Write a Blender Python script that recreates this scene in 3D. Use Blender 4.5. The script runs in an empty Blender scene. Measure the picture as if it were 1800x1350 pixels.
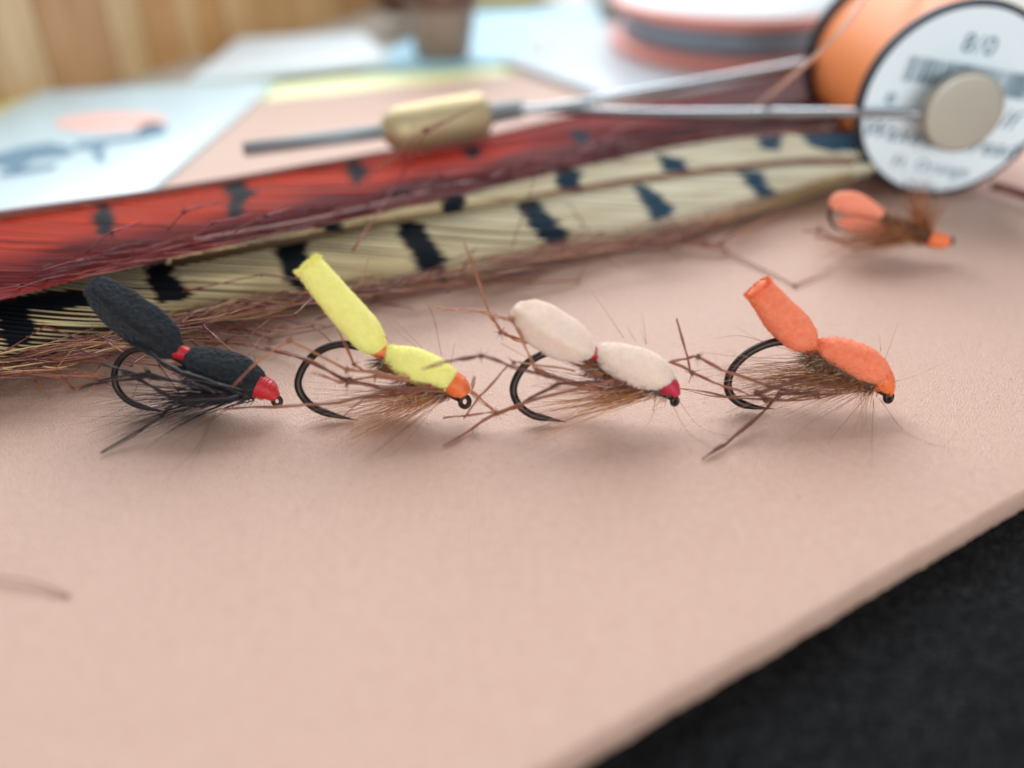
import bpy, bmesh, math, random
import numpy as np
from mathutils import Vector, Matrix, noise
# 1 unit = 1 cm
S = bpy.context.scene
S.unit_settings.scale_length = 0.01
COL = S.collection
R = math.radians
random.seed(7); rng = np.random.default_rng(7)

# ---------------- camera ----------------
CAM_H, PITCH, FPX = 3.7, R(34), 1559.0
cd = bpy.data.cameras.new('camera'); cam = bpy.data.objects.new('camera', cd); COL.objects.link(cam)
cam.location = (0, 0, CAM_H); cam.rotation_euler = (R(90) - PITCH, 0, 0)
cd.sensor_width = 36; cd.lens = 36 * FPX / 1800
cd.clip_start = 0.05; cd.clip_end = 500
cd.dof.use_dof = True; cd.dof.focus_distance = 6.45; cd.dof.aperture_fstop = 0.118
S.camera = cam
# ---------------- light ----------------
w = bpy.data.worlds.new('World'); S.world = w; w.use_nodes = True
bg = w.node_tree.nodes['Background']; bg.inputs[0].default_value = (0.93, 0.94, 0.97, 1); bg.inputs[1].default_value = 0.64

def area(name, loc, target, sx, sy, col, power):
    ld = bpy.data.lights.new(name, 'AREA'); ld.shape = 'RECTANGLE'; ld.size = sx; ld.size_y = sy
    ld.color = col; ld.energy = power
    o = bpy.data.objects.new(name, ld); COL.objects.link(o); o.location = loc
    o.rotation_euler = (Vector(target) - Vector(loc)).to_track_quat('-Z', 'Y').to_euler()
    return o
area('window_light', (-5, 46, 30), (0, 9, 0), 60, 36, (0.88, 0.95, 1.0), 52000)
area('front_fill_light', (12, -32, 11), (3, 9, 0), 34, 14, (0.90, 0.97, 1.0), 13500)  # added fill lamp in front, aimed to whiten the spool label
S.view_settings.view_transform = 'Standard'; S.view_settings.look = 'None'
S.view_settings.exposure = -0.4; S.view_settings.gamma = 1.0
S.render.engine = 'CYCLES'; S.cycles.max_bounces = 6; S.cycles.use_denoising = True

# ---------------- helpers ----------------
_F = np.array([0, math.cos(PITCH), -math.sin(PITCH)]); _U = np.array([0, math.sin(PITCH), math.cos(PITCH)]); _R = np.array([1., 0, 0])
_C = np.array([0, 0, CAM_H])
def ray(x, y): return _F + _R * ((x - 900) / FPX) - _U * ((y - 675) / FPX)
def G(x, y, z=0.0):                      # where the sight line meets height z
    d = ray(x, y); return _C + d * ((z - CAM_H) / d[2])
def Yp(x, y, yy):                        # where it meets the upright plane y = yy
    d = ray(x, y); return _C + d * (yy / d[1])
def lin(c):
    c = c / 255.0
    return c / 12.92 if c <= 0.04045 else ((c + 0.055) / 1.055) ** 2.4
def C3(r, g, b, k=1.0): return (lin(r) * k, lin(g) * k, lin(b) * k, 1.0)

class MB:
    def __init__(s): s.v = []; s.f = []; s.c = []
    def add(s, vs, fs, col=None):
        n = len(s.v); s.v.extend([tuple(map(float, v)) for v in vs]); s.f.extend([tuple(i + n for i in f) for f in fs])
        if col is None: s.c.extend([(1, 1, 1, 1)] * len(vs))
        elif isinstance(col, tuple): s.c.extend([col] * len(vs))
        else: s.c.extend(col)
    def build(s, name, mat, parent=None, smooth=True):
        me = bpy.data.meshes.new(name); me.from_pydata(s.v, [], s.f)
        a = me.color_attributes.new('tint', 'FLOAT_COLOR', 'POINT')
        a.data.foreach_set('color', np.array(s.c, dtype=np.float32).ravel())
        me.materials.append(mat)
        if smooth: me.polygons.foreach_set('use_smooth', [True] * len(me.polygons))
        me.update()
        o = bpy.data.objects.new(name, me); COL.objects.link(o)
        if parent is not None:
            o.parent = parent; o.matrix_parent_inverse = Matrix.Translation(-parent.location)
        return o
def tag(o, label=None, cat=None, group=None, kind=None):
    for k, v in (('label', label), ('category', cat), ('group', group), ('kind', kind)):
        if v: o[k] = v
    return o
def empty(name, loc, label, cat, group=None):
    o = bpy.data.objects.new(name, None); COL.objects.link(o); o.location = tuple(map(float, loc)); o.empty_display_size = .2
    return tag(o, label, cat, group)

def tube(mb, pts, rad, sides=6, col=None, flat=1.0, cap=True, flatdir=None):
    pts = np.array(pts, dtype=float); n = len(pts)
    if np.isscalar(rad): rad = [rad] * n
    tan = np.gradient(pts, axis=0); tan /= np.linalg.norm(tan, axis=1)[:, None] + 1e-12
    ref = np.array([0, 0, 1.]) if abs(tan[0][2]) < .9 else np.array([1., 0, 0])
    if flatdir is not None: ref = np.array(flatdir, float)
    u = np.cross(tan[0], ref); u /= np.linalg.norm(u) + 1e-12
    vs = []; cols = []
    for i in range(n):
        u = u - tan[i] * (u @ tan[i]); u /= np.linalg.norm(u) + 1e-12
        v = np.cross(tan[i], u)
        for k in range(sides):
            a = 2 * math.pi * k / sides
            vs.append(pts[i] + (u * math.cos(a) + v * math.sin(a) * flat) * rad[i])
            if col is not None: cols.append(col[i] if not isinstance(col, tuple) else col)
    fs = [(i * sides + k, i * sides + (k + 1) % sides, (i + 1) * sides + (k + 1) % sides, (i + 1) * sides + k) for i in range(n - 1) for k in range(sides)]
    if cap: fs += [tuple(range(sides))[::-1], tuple(range((n - 1) * sides, n * sides))]
    mb.add(vs, fs, cols if col is not None else None)
def spline(pts, per=6):
    pts = np.array(pts, float); n = len(pts)
    if n < 3: return np.array([pts[0] + (pts[-1] - pts[0]) * t for t in np.linspace(0, 1, per + 1)])
    P = np.vstack([2 * pts[0] - pts[1], pts, 2 * pts[-1] - pts[-2]]); out = []
    for i in range(n - 1):
        a, b, c, d = P[i:i + 4]
        for t in np.linspace(0, 1, per, endpoint=False):
            out.append(.5 * ((2 * b) + (c - a) * t + (2 * a - 5 * b + 4 * c - d) * t * t + (3 * b - a - 3 * c + d) * t ** 3))
    out.append(pts[-1]); return np.array(out)
def box(mb, lo, hi, col=None):
    x0, y0, z0 = lo; x1, y1, z1 = hi
    mb.add([(x0, y0, z0), (x1, y0, z0), (x1, y1, z0), (x0, y1, z0), (x0, y0, z1), (x1, y0, z1), (x1, y1, z1), (x0, y1, z1)],
           [(3, 2, 1, 0), (4, 5, 6, 7), (0, 1, 5, 4), (1, 2, 6, 5), (2, 3, 7, 6), (3, 0, 4, 7)], col)
def slab(name, poly, z0, z1, mat, parent=None, bevel=0.0, seg=3):
    bm = bmesh.new()
    vs = [bm.verts.new((float(p[0]), float(p[1]), z0)) for p in poly]; f = bm.faces.new(vs)
    r = bmesh.ops.extrude_face_region(bm, geom=[f])
    for g in r['geom']:
        if isinstance(g, bmesh.types.BMVert): g.co.z = z1
    bmesh.ops.recalc_face_normals(bm, faces=bm.faces)
    if bevel:
        es = [e for e in bm.edges if all(abs(v.co.z - z1) < 1e-6 for v in e.verts)]
        bmesh.ops.bevel(bm, geom=es, offset=bevel, segments=seg, affect='EDGES')
    me = bpy.data.meshes.new(name); bm.to_mesh(me); bm.free(); me.materials.append(mat)
    o = bpy.data.objects.new(name, me); COL.objects.link(o)
    if parent is not None: o.parent = parent; o.matrix_parent_inverse = Matrix.Translation(-parent.location)
    return o
def lathe(mb, c, ax, prof, seg=48, col=None):     # profile (distance along axis, radius)
    ax = np.array(ax, float); ax /= np.linalg.norm(ax); ref = np.array([0, 0, 1.]) if abs(ax[2]) < .9 else np.array([1., 0, 0])
    u = np.cross(ax, ref); u /= np.linalg.norm(u); v = np.cross(ax, u); c = np.array(c, float)
    vs = [c + ax * t + (u * math.cos(2 * math.pi * k / seg) + v * math.sin(2 * math.pi * k / seg)) * r for t, r in prof for k in range(seg)]
    n = len(prof)
    fs = [(i * seg + k, i * seg + (k + 1) % seg, (i + 1) * seg + (k + 1) % seg, (i + 1) * seg + k) for i in range(n - 1) for k in range(seg)]
    fs += [tuple(range(seg))[::-1], tuple(range((n - 1) * seg, n * seg))]
    mb.add(vs, fs, col)

# ---------------- materials ----------------
def mat(name, col, rough=.6, metal=0., bump=0., bscale=50., vary=0., vscale=20., tint=False, sss=0., sssr=.05, coat=0., spec=.5, col2=None, sheen=0., detail=4., stretch=None, bdist=.02):
    m = bpy.data.materials.new(name); m.use_nodes = True; nt = m.node_tree; N = nt.nodes; L = nt.links
    b = N['Principled BSDF']; b.inputs['Roughness'].default_value = rough; b.inputs['Metallic'].default_value = metal
    b.inputs['Specular IOR Level'].default_value = spec; b.inputs['Coat Weight'].default_value = coat; b.inputs['Coat Roughness'].default_value = .15
    if sheen: b.inputs['Sheen Weight'].default_value = sheen; b.inputs['Sheen Roughness'].default_value = .4
    if sss:
        b.inputs['Subsurface Weight'].default_value = sss; b.inputs['Subsurface Radius'].default_value = (1, .5, .3); b.inputs['Subsurface Scale'].default_value = sssr
    tc = N.new('ShaderNodeTexCoord'); vec = tc.outputs['Object']
    if stretch:
        mp = N.new('ShaderNodeMapping'); mp.inputs['Scale'].default_value = stretch; L.new(vec, mp.inputs[0]); vec = mp.outputs[0]
    src = None
    if vary or col2:
        n = N.new('ShaderNodeTexNoise'); n.inputs['Scale'].default_value = vscale; n.inputs['Detail'].default_value = detail; n.inputs['Roughness'].default_value = .65
        L.new(vec, n.inputs['Vector'])
        rp = N.new('ShaderNodeValToRGB'); rp.color_ramp.elements[0].position = .3; rp.color_ramp.elements[1].position = .7
        c2 = col2 or tuple(max(0, x * (1 - vary)) for x in col[:3]) + (1,)
        rp.color_ramp.elements[0].color = c2; rp.color_ramp.elements[1].color = col
        L.new(n.outputs['Fac'], rp.inputs[0]); src = rp.outputs[0]
    if tint:
        at = N.new('ShaderNodeAttribute'); at.attribute_name = 'tint'
        if src is not None:
            mx = N.new('ShaderNodeMix'); mx.data_type = 'RGBA'; mx.blend_type = 'MULTIPLY'; mx.inputs[0].default_value = 1
            L.new(src, mx.inputs[6]); L.new(at.outputs['Color'], mx.inputs[7]); src = mx.outputs[2]
        else: src = at.outputs['Color']
    if src is not None: L.new(src, b.inputs['Base Color'])
    else: b.inputs['Base Color'].default_value = col
    if bump:
        n2 = N.new('ShaderNodeTexNoise'); n2.inputs['Scale'].default_value = bscale; n2.inputs['Detail'].default_value = 3
        L.new(vec, n2.inputs['Vector'])
        bp = N.new('ShaderNodeBump'); bp.inputs['Strength'].default_value = bump; bp.inputs['Distance'].default_value = bdist
        L.new(n2.outputs['Fac'], bp.inputs['Height']); L.new(bp.outputs[0], b.inputs['Normal'])
    return m
W1 = (1, 1, 1, 1)
M = dict(
  sheet=mat('pink_foam', C3(228, 188, 165), rough=.37, bump=.75, bscale=70, bdist=.03, col2=C3(218, 172, 152), vscale=18, spec=1., detail=12),
  mat_black=mat('black_rubber', C3(54, 58, 62), rough=.55, bump=1.0, bscale=34, bdist=.06, spec=.12, col2=C3(2, 2, 3), vscale=30),
  table=mat('pale_table', C3(196, 190, 178), rough=.5),
  yellow_sheet=mat('yellow_sheet', C3(240, 242, 176), rough=.5),
  packet=mat('blue_plastic', C3(206, 232, 240), rough=.25, bump=.3, bscale=1.2, coat=.4),
  packet_pale=mat('pale_plastic', C3(222, 232, 236), rough=.3, bump=.3, bscale=1.0),
  clear=mat('clear_bag', C3(212, 220, 226), rough=.25, bump=.6, bscale=1.2, coat=.3),
  ink_blue=mat('blue_ink', C3(92, 130, 152), rough=.6), ink_red=mat('salmon_ink', C3(244, 190, 176), rough=.6),
  grey_blue=mat('grey_blue_plastic', C3(140, 160, 174), rough=.35, coat=.3),
  coral=mat('coral_plastic', C3(244, 158, 142), rough=.35, coat=.3),
  white_pl=mat('white_plastic', C3(228, 232, 234), rough=.4), blue_pl=mat('light_blue_plastic', C3(172, 214, 232), rough=.4),
  pot=mat('brown_pot', C3(156, 136, 124), rough=.5, vary=.3, vscale=2), dark_brown=mat('dark_brown_plastic', C3(104, 74, 58), rough=.4),
  yellow_lab=mat('yellow_card', C3(214, 190, 110), rough=.5),
  brass=mat('brass', C3(206, 188, 146), rough=.56, metal=.65, vary=.12, vscale=6),
  nickel=mat('brushed_nickel', C3(186, 180, 166), rough=.42, metal=.9),
  steel=mat('polished_steel', C3(168, 172, 175), rough=.25, metal=1.),
  tube_grey=mat('dull_steel_tube', C3(150, 158, 160), rough=.45, metal=.3),
  hook=mat('black_nickel_wire', C3(66, 58, 55), rough=.42, metal=1., vary=.3, vscale=8),
  flange=mat('navy_plastic', C3(26, 36, 52), rough=.35),
  label=mat('white_label', C3(236, 248, 253), rough=.3),
  ink=mat('printed_ink', C3(24, 92, 116), rough=.5),
  orange_thread=mat('orange_thread_winding', C3(250, 142, 70), rough=.5, bump=.25, bscale=3, stretch=(1, 40, 1)),
  thread_red=mat('red_thread', C3(206, 22, 32), rough=.4, coat=.25, bump=.5, bscale=60, vary=.25, vscale=40),
  thread_crimson=mat('crimson_thread', C3(204, 22, 62), rough=.4, coat=.25, bump=.5, bscale=60, vary=.25, vscale=40),
  thread_orange=mat('fluorescent_orange_thread', C3(250, 122, 60), rough=.4, coat=.25, bump=.5, bscale=60, vary=.15, vscale=40),
  strand=mat('loose_thread', C3(240, 190, 170), rough=.5),
  black_foam=mat('black_foam', C3(38, 43, 50), rough=.85, bump=1., bscale=38, bdist=.035, col2=C3(14, 15, 17), vscale=26, tint=False, sheen=.08, spec=.3),
  yellow_foam=mat('yellow_foam', C3(248, 240, 142), rough=.8, bump=.5, bscale=75, vary=.12, vscale=22, sss=.55, sssr=.12),
  white_foam=mat('cream_foam', C3(242, 218, 200), rough=.8, bump=.5, bscale=75, vary=.1, vscale=20, sss=.6, sssr=.14),
  orange_foam=mat('orange_foam', C3(250, 148, 110), rough=.8, bump=.6, bscale=70, col2=C3(242, 122, 84), vscale=24, sss=.5, sssr=.1),
  barb=mat('feather_barb', W1, rough=.62, tint=True, spec=.12), fibre=mat('feather_fibre', W1, rough=.42, tint=True),
  rachis=mat('feather_quill', C3(120, 62, 50), rough=.4), fuzz=mat('foam_fuzz', W1, rough=.8, tint=True),
  glint=mat('tinsel_rib', C3(220, 220, 205), rough=.15, metal=1.),
  core=mat('body_underfur', C3(96, 72, 54), rough=.8),
)
_rp = [n for n in M['mat_black'].node_tree.nodes if n.type == 'VALTORGB'][0]; _rp.color_ramp.elements[0].position = .47; _rp.color_ramp.elements[1].position = .74
# the black mat gets a pebbled relief
nt = M['mat_black'].node_tree; vo = nt.nodes.new('ShaderNodeTexVoronoi'); vo.inputs['Scale'].default_value = 30
b2 = nt.nodes.new('ShaderNodeBump'); b2.inputs['Strength'].default_value = .9; b2.inputs['Distance'].default_value = .03; b2.invert = True
tcm = nt.nodes.new('ShaderNodeTexCoord'); nt.links.new(tcm.outputs['Object'], vo.inputs['Vector']); nt.links.new(vo.outputs['Distance'], b2.inputs['Height'])
old = [l for l in nt.links if l.to_node.type == 'BSDF_PRINCIPLED' and l.to_socket.name == 'Normal'][0].from_node
nt.links.new(old.outputs[0], b2.inputs['Normal']); nt.links.new(b2.outputs[0], nt.nodes['Principled BSDF'].inputs['Normal'])

# ---------------- setting ----------------
SH = 0.215
slab('table_top', [(-60, -10), (60, -10), (60, 90), (-60, 90)], -1.2, -.32, M['table'])['kind'] = 'structure'
o = slab('black_mat', [(-8, -4), (20, -4), (20, 10.5), (-8, 10.5)], -.32, -SH, M['mat_black']); tag(o, 'black pebbled rubber mat under the front edge of the pink foam sheet', 'mat')

# pink foam sheet : one long cut edge at the lower right, made as a slightly uneven outline
eA, eB = G(1000, 1322), G(1800, 864)
d_ = (eB - eA); p0 = eA - d_ * .9; p1 = eA + d_ * 3.0
bL, bR = G(400, 183), G(1000, 119); bd = bR - bL
b0 = bL - bd * 1.2; b1 = bL + bd * 3.2
def pink():
    n = 420; bm = bmesh.new(); rows = []
    ed = [p0 + (p1 - p0) * (i / n) for i in range(n + 1)]
    nrm = np.array([d_[1], -d_[0], 0]); nrm /= np.linalg.norm(nrm)
    rb = .028
    prof = [(-.30, 0), (-rb, 0), (-rb * .6, -rb * .12), (-rb * .25, -rb * .4), (-.004, -rb), (0, -rb * 1.6), (.002, -SH * .5), (-.002, -SH + .02), (-.02, -SH + .003)]
    for i, p in enumerate(ed):
        wv = .012 * noise.noise(Vector((i * .09, 3, 0))) + .006 * noise.noise(Vector((i * .4, 9, 0)))
        wb = .008 * noise.noise(Vector((i * .55, 1, 5))) + .008 * noise.noise(Vector((i * 1.1, 4, 5)))
        rows.append([bm.verts.new(tuple(map(float, p + nrm * (s + wv + (wb if z < -SH * .4 else 0)) + np.array([0, 0, z + (0 if j > 1 else 0)])))) for j, (s, z) in enumerate(prof)])
    for a, b in zip(rows[:-1], rows[1:]):
        for j in range(len(prof) - 1): bm.faces.new((a[j], a[j + 1], b[j + 1], b[j]))
    inner = [r[0] for r in rows]
    ext = [bm.verts.new((float(b1[0]), float(b1[1]), 0)), bm.verts.new((float(b0[0]), float(b0[1]), 0)), bm.verts.new((-14, -3, 0))]
    bm.faces.new(inner + ext)
    # back edge wall
    lo = [bm.verts.new((v.co.x, v.co.y, -SH)) for v in ext]
    bm.faces.new((ext[0], lo[0], lo[1], ext[1])); bm.faces.new((ext[1], lo[1], lo[2], ext[2]))
    bmesh.ops.triangulate(bm, faces=[f for f in bm.faces if len(f.verts) > 4])
    bmesh.ops.recalc_face_normals(bm, faces=bm.faces)
    me = bpy.data.meshes.new('foam_sheet'); bm.to_mesh(me); bm.free(); me.materials.append(M['sheet'])
    me.polygons.foreach_set('use_smooth', [True] * len(me.polygons))
    o = bpy.data.objects.new('foam_sheet', me); COL.objects.link(o); return o
tag(pink(), 'pale pink craft foam sheet lying under the flies and feathers', 'foam sheet')
# fine lint specks and pits, pale ones also painting sparkle on the foam
mb = MB()
for i in range(2600):
    x, y = random.uniform(0, 1800), random.uniform(420, 1300)
    p = G(x, y, .002)
    if (p[0] - eA[0]) * d_[1] - (p[1] - eA[1]) * d_[0] > -.2: continue
    a = random.uniform(0, 6.3); l = random.uniform(.006, .02); q = p + np.array([math.cos(a) * l, math.sin(a) * l, .003])
    k = random.choice([C3(240, 225, 215), C3(235, 215, 205), C3(170, 135, 118)]) 
    tube(mb, [p, (p + q) / 2 + np.array([0, 0, .003]), q], [.0012, .0016, .0008], 3, col=k)
tag(mb.build('lint', M['fuzz']), 'fine pale specks of lint and painted sparkle on the pink foam', 'lint', kind='stuff')

# yellow sheet behind
o = slab('yellow_foam_sheet', [G(-260, 250), G(-60, 160), G(330, 160), G(620, 130), G(900, 113), G(1000, 114), G(1000, 119.4), G(400, 183.4), G(200, 205), G(40, 215), G(-60, 330)], -SH, -.03, M['yellow_sheet'], bevel=.03)
tag(o, 'pale yellow foam sheet showing as a thin strip behind the pink sheet', 'foam sheet')

# ---------------- wooden boards at the back left ----------------
w0, w1 = G(-220, 245), G(690, -20); wd = (w1 - w0); wl = np.linalg.norm(wd); wd /= wl; wn = np.array([wd[1], -wd[0], 0])
root = empty('wooden_wall', w0, 'upright panel of pale pine boards behind the blue packet', 'wooden wall')
edges_px = [-220, -90, 5, 96, 208, 262, 322, 352, 398, 455, 520, 590, 660, 760]
tones = [(196, 158, 112), (205, 168, 118), (224, 200, 170), (194, 146, 112), (222, 200, 160), (200, 146, 92), (222, 190, 140), (206, 148, 84), (220, 180, 128), (206, 160, 104), (222, 184, 132), (200, 150, 100), (216, 180, 132)]
def on_wall(px):
    # foot of the board edge seen at column px, on the base line
    best = min(np.linspace(0, 1.3, 1400), key=lambda t: abs(900 + FPX * ((w0 + wd * wl * t)[0]) / ((w0 + wd * wl * t - _C) @ _F) - px)); return best * wl
xs = [on_wall(p) for p in edges_px]
for i in range(len(xs) - 1):
    mb = MB(); a = xs[i] + .02; b = xs[i + 1] - .02; th = random.uniform(.0, .06)
    pts = []
    for zz in (-.32, 1.8):
        for (s, t) in ((a, -th), (b, -th), (b, -.9), (a, -.9)):
            p = w0 + wd * s - wn * (t + 0) * -1 * -1; p = w0 + wd * s + wn * (th if t == -th else -.9); pts.append((p[0], p[1], zz))
    mb.add(pts, [(0, 1, 5, 4), (1, 2, 6, 5), (2, 3, 7, 6), (3, 0, 4, 7), (4, 5, 6, 7), (3, 2, 1, 0)])
    t = tuple(tones[i][q] * .55 + (226, 186, 138)[q] * .45 for q in range(3))
    m = mat('pine_%d' % i, C3(*t), rough=.45, col2=C3(t[0] * .86, t[1] * .8, t[2] * .7), vscale=1.2, stretch=(3, 3, .35))
    mb.build('plank', m, root, smooth=False)

# ---------------- packets and clutter (all far out of focus) ----------------
def packet(name, quad, z0, z1, m, label, cat, bev=.03):
    c = np.mean([p for p in quad], axis=0); r = empty(name, (c[0], c[1], z0), label, cat)
    slab('sleeve', quad, z0, z1, m, r, bevel=bev); return r
r = packet('hook_packet', [G(-330, 400), G(72, 166), G(486, 148), G(236, 368)], .004, .06, M['packet'], 'pale blue packet with a salmon fish oval and dark blue print, left of the feathers', 'packet')
def patch(name, px, z, m, parent): 
    mb = MB(); ps = [G(x, y, z) for x, y in px]; n = len(ps)
    mb.add(ps, [tuple(range(n))[::-1]]); return mb.build(name, m, parent, smooth=False)
patch('printed_oval', [(195 + 100 * math.cos(t), 214 + 17 * math.sin(t) - .03 * 100 * math.cos(t)) for t in np.linspace(0, 2 * math.pi, 32, endpoint=False)], .066, M['ink_red'], r)
for poly in ([(-10, 290), (-10, 272), (40, 258), (90, 250), (132, 262), (120, 275), (60, 280), (30, 300)], [(128, 262), (135, 250), (200, 242), (240, 236), (244, 222), (272, 214), (296, 222), (290, 236), (250, 246), (190, 252), (180, 268), (186, 285), (172, 286), (160, 262)], [(0, 302), (60, 292), (100, 288), (98, 297), (40, 306), (0, 312)]):
    patch('printed_mark', poly, .066, M['ink_blue'], r)
r = packet('paper_packet', [G(330, 150), G(420, 72), G(640, 62), G(690, 112)], -.03, .06, M['packet_pale'], 'pale grey white packet lying behind the yellow strip', 'packet')
r = packet('leaflet', [G(60, 166), G(150, 105), G(420, 75), G(350, 152)], -.32, -.2, M['table'], 'grey white leaflet lying at the foot of the pine boards', 'leaflet')
r = packet('blue_packet', [G(640, 112), G(800, 20), G(1050, 12), G(1060, 60), G(900, 108)], -.2, .0, M['blue_pl'], 'light blue packet lying right of the brown pot', 'packet')
r = packet('grey_card', [G(930, 96), G(925, 50), G(1120, 42), G(1100, 98)], .01, .05, M['clear'], 'grey card lying between the blue packet and the coral tippet spool', 'card')
r = packet('clear_bag', [G(880, 112), G(1080, 88), G(1470, 60), G(1440, 150), G(1060, 178)], .02, .1, M['clear'], 'crumpled clear plastic bag beneath the coral tippet spool', 'bag')
r = packet('yellow_card', [G(720, 14), G(740, -25), G(980, -40), G(940, 8)], .02, .25, M['yellow_lab'], 'yellow card behind the brown pot', 'card')
r = packet('white_packet', [G(1040, 8), G(1050, -60), G(1460, -80), G(1460, 20)], .02, .3, M['packet_pale'], 'white packet behind the coral rimmed spool', 'packet')
# brown pot
pc = G(778, 96); pr = empty('brown_pot', pc, 'small tapered brown pot with a dark lid behind the pink sheet', 'pot')
mb = MB(); lathe(mb, pc, (0, 0, 1), [(0, .42), (.05, .46), (.7, .56), (.8, .56)], 40); mb.build('pot_body', M['pot'], pr)
mb = MB(); lathe(mb, pc, (0, 0, 1), [(.8, .58), (.83, .6), (1.1, .6), (1.13, .57)], 40); mb.build('lid', M['dark_brown'], pr)
# dark jar at upper centre
pc = G(715, 20); pr = empty('dark_jar', pc, 'dark brown jar at the foot of the pine boards, behind the brown pot', 'jar')
mb = MB(); lathe(mb, pc, (0, 0, 1), [(0, .5), (.05, .55), (1.8, .55), (1.9, .5)], 32); mb.build('jar_body', M['dark_brown'], pr)
mb = MB(); lathe(mb, pc, (0, 0, 1), [(1.9, .6), (2.3, .6)], 32); mb.build('lid', M['dark_brown'], pr)
# tippet spool : low round dispenser with coral rims
tc_ = G(1275, 78, .1); tr = empty('tippet_spool', (tc_[0], tc_[1], .1), 'round white topped tippet spool with coral rims and grey wall', 'spool')
def ringpart(name, z, prof, m): 
    mb = MB(); lathe(mb, (tc_[0], tc_[1], z), (0, 0, 1), prof, 64); return mb.build(name, m, tr)
ringpart('lower_rim', .1, [(0, 1.85), (.03, 1.95), (.16, 1.95), (.2, 1.85)], M['coral'])
ringpart('spool_wall', .3, [(0, 1.75), (.42, 1.75)], M['grey_blue'])
ringpart('upper_rim', .72, [(0, 1.9), (.03, 1.98), (.14, 1.98), (.18, 1.88)], M['coral'])
ringpart('top_label', .9, [(0, 1.86), (.02, 1.84)], M['white_pl'])
ringpart('printed_disc', .922, [(0, 1.0), (.004, .99)], M['coral'])

# ---------------- thread spool ----------------
SC = np.array([4.54, 9.136, 1.0]); SL = 2.0
sp = empty('thread_spool', (SC[0], SC[1] + SL / 2, 0), 'spool of fluorescent orange thread with navy flanges and white printed label', 'spool')
mb = MB(); lathe(mb, SC, (0, 1, 0), [(-.005, .955), (.0, .985), (.02, 1.0), (.07, 1.0), (.09, .985)], 96); mb.build('flange', M['flange'], sp)
mb = MB(); lathe(mb, SC + np.array([0, SL - .09, 0]), (0, 1, 0), [(0, .985), (.02, 1.0), (.07, 1.0), (.09, .985)], 96); mb.build('flange', M['flange'], sp)
mb = MB(); prof = [(.09, .86)]
for i in range(61):
    t = i / 60; prof.append((.1 + t * 1.78, .90 + .025 * math.sin(math.pi * t) + .004 * (i % 2)))
lathe(mb, SC, (0, 1, 0), prof + [(1.9, .86)], 96); mb.build('thread_winding', M['orange_thread'], sp)
mb = MB(); lathe(mb, SC, (0, 1, 0), [(-.012, .93), (-.006, .935)], 96); lb = mb.build('spool_label', M['label'], sp, smooth=False)
LY = SC[1] - .0145; TROT = -R(8.5)
def text(body, px, py, size, shear=0.0, bold=0.0):
    c = bpy.data.curves.new('lettering', 'FONT'); c.space_character = 1.12; c.body = body; c.size = size; c.align_x = 'CENTER'; c.align_y = 'CENTER'; c.shear = shear; c.offset = bold; c.extrude = 0.001
    tmp = bpy.data.objects.new('tmp', c); COL.objects.link(tmp)
    dg = bpy.context.evaluated_depsgraph_get(); me = bpy.data.meshes.new_from_object(tmp.evaluated_get(dg))
    bpy.data.objects.remove(tmp)
    p = Yp(px, py, LY)
    me.transform(Matrix.Translation(Vector(p)) @ Matrix.Rotation(TROT, 4, Vector((0, -1, 0))) @ Matrix.Rotation(R(90), 4, 'X'))
    me.materials.clear(); me.materials.append(M['ink'])
    o = bpy.data.objects.new('lettering', me); COL.objects.link(o); o.parent = lb
    return o
text('8/0', 1722, 80, .25)
text('e', 1567, 170, .24); text('If', 1772, 212, .27, .25)
text('Waxed Thread', 1652, 246, .25, .25, .002)
text('Fl. Orange', 1636, 294, .18)
text('nylon', 1618, 326, .15)
text('0 95182 03861', 1668, 144, .09)
# barcode bars
mb = MB(); ex = np.array([math.cos(TROT), 0, math.sin(TROT)]); ez = np.array([-math.sin(TROT), 0, math.cos(TROT)])
bo = Yp(1592, 120, LY - .001) ; s = 0; rb_ = random.Random(3)
while s < 1.32:
    wdt = rb_.choice([.008, .008, .016, .024]); h0, h1 = -.125, .125
    q = [bo + ex * s + ez * h0, bo + ex * (s + wdt) + ez * h0, bo + ex * (s + wdt) + ez * h1, bo + ex * s + ez * h1]
    if math.hypot(q[2][0] - SC[0], q[2][2] - SC[2]) < .91: mb.add(q, [(0, 1, 2, 3)])
    s += wdt + rb_.choice([.008, .012, .02])
mb.build('barcode', M['ink'], lb, smooth=False)

# ---------------- bobbin holder ----------------
bA, bB = G(672, 232, .72), G(846, 203, .72); ax = bB - bA; bl = np.linalg.norm(ax); ax /= bl
bh = empty('bobbin_holder', (*( (bA + bB) / 2)[:2], .3), 'brass and steel bobbin holder lying on the red feather, gripping the orange spool', 'bobbin holder')
mb = MB(); rr = .232
prof = [(0.0, .06)] + [(rr * (1 - math.cos(a)), rr * math.sin(a)) for a in np.linspace(.25, math.pi / 2, 10)] + [(bl * .5, rr * 1.04), (bl - .03, rr * 1.08), (bl, rr * 1.04), (bl + .005, rr * .8)]
lathe(mb, bA, ax, prof, 48); mb.build('barrel', M['brass'], bh)
mb = MB(); lathe(mb, bA + ax * bl, ax, [(0, .17), (.06, .17), (.07, .11), (.5, .1), (.52, .08)], 32); mb.build('collar', M['tube_grey'], bh)
tA = G(430, 263, .55)
mb = MB(); tube(mb, [tA, tA + (bA + ax * .1 - tA) * .5, bA + ax * .1], [.075, .075, .075], 20); mb.build('tube', M['tube_grey'], bh)
AE = np.array([SC[0] - .05, SC[1] - .24, 1.0]); BE = np.array([SC[0] - .0, SC[1] + SL + .2, 1.0])
j = bB + ax * .3
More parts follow.
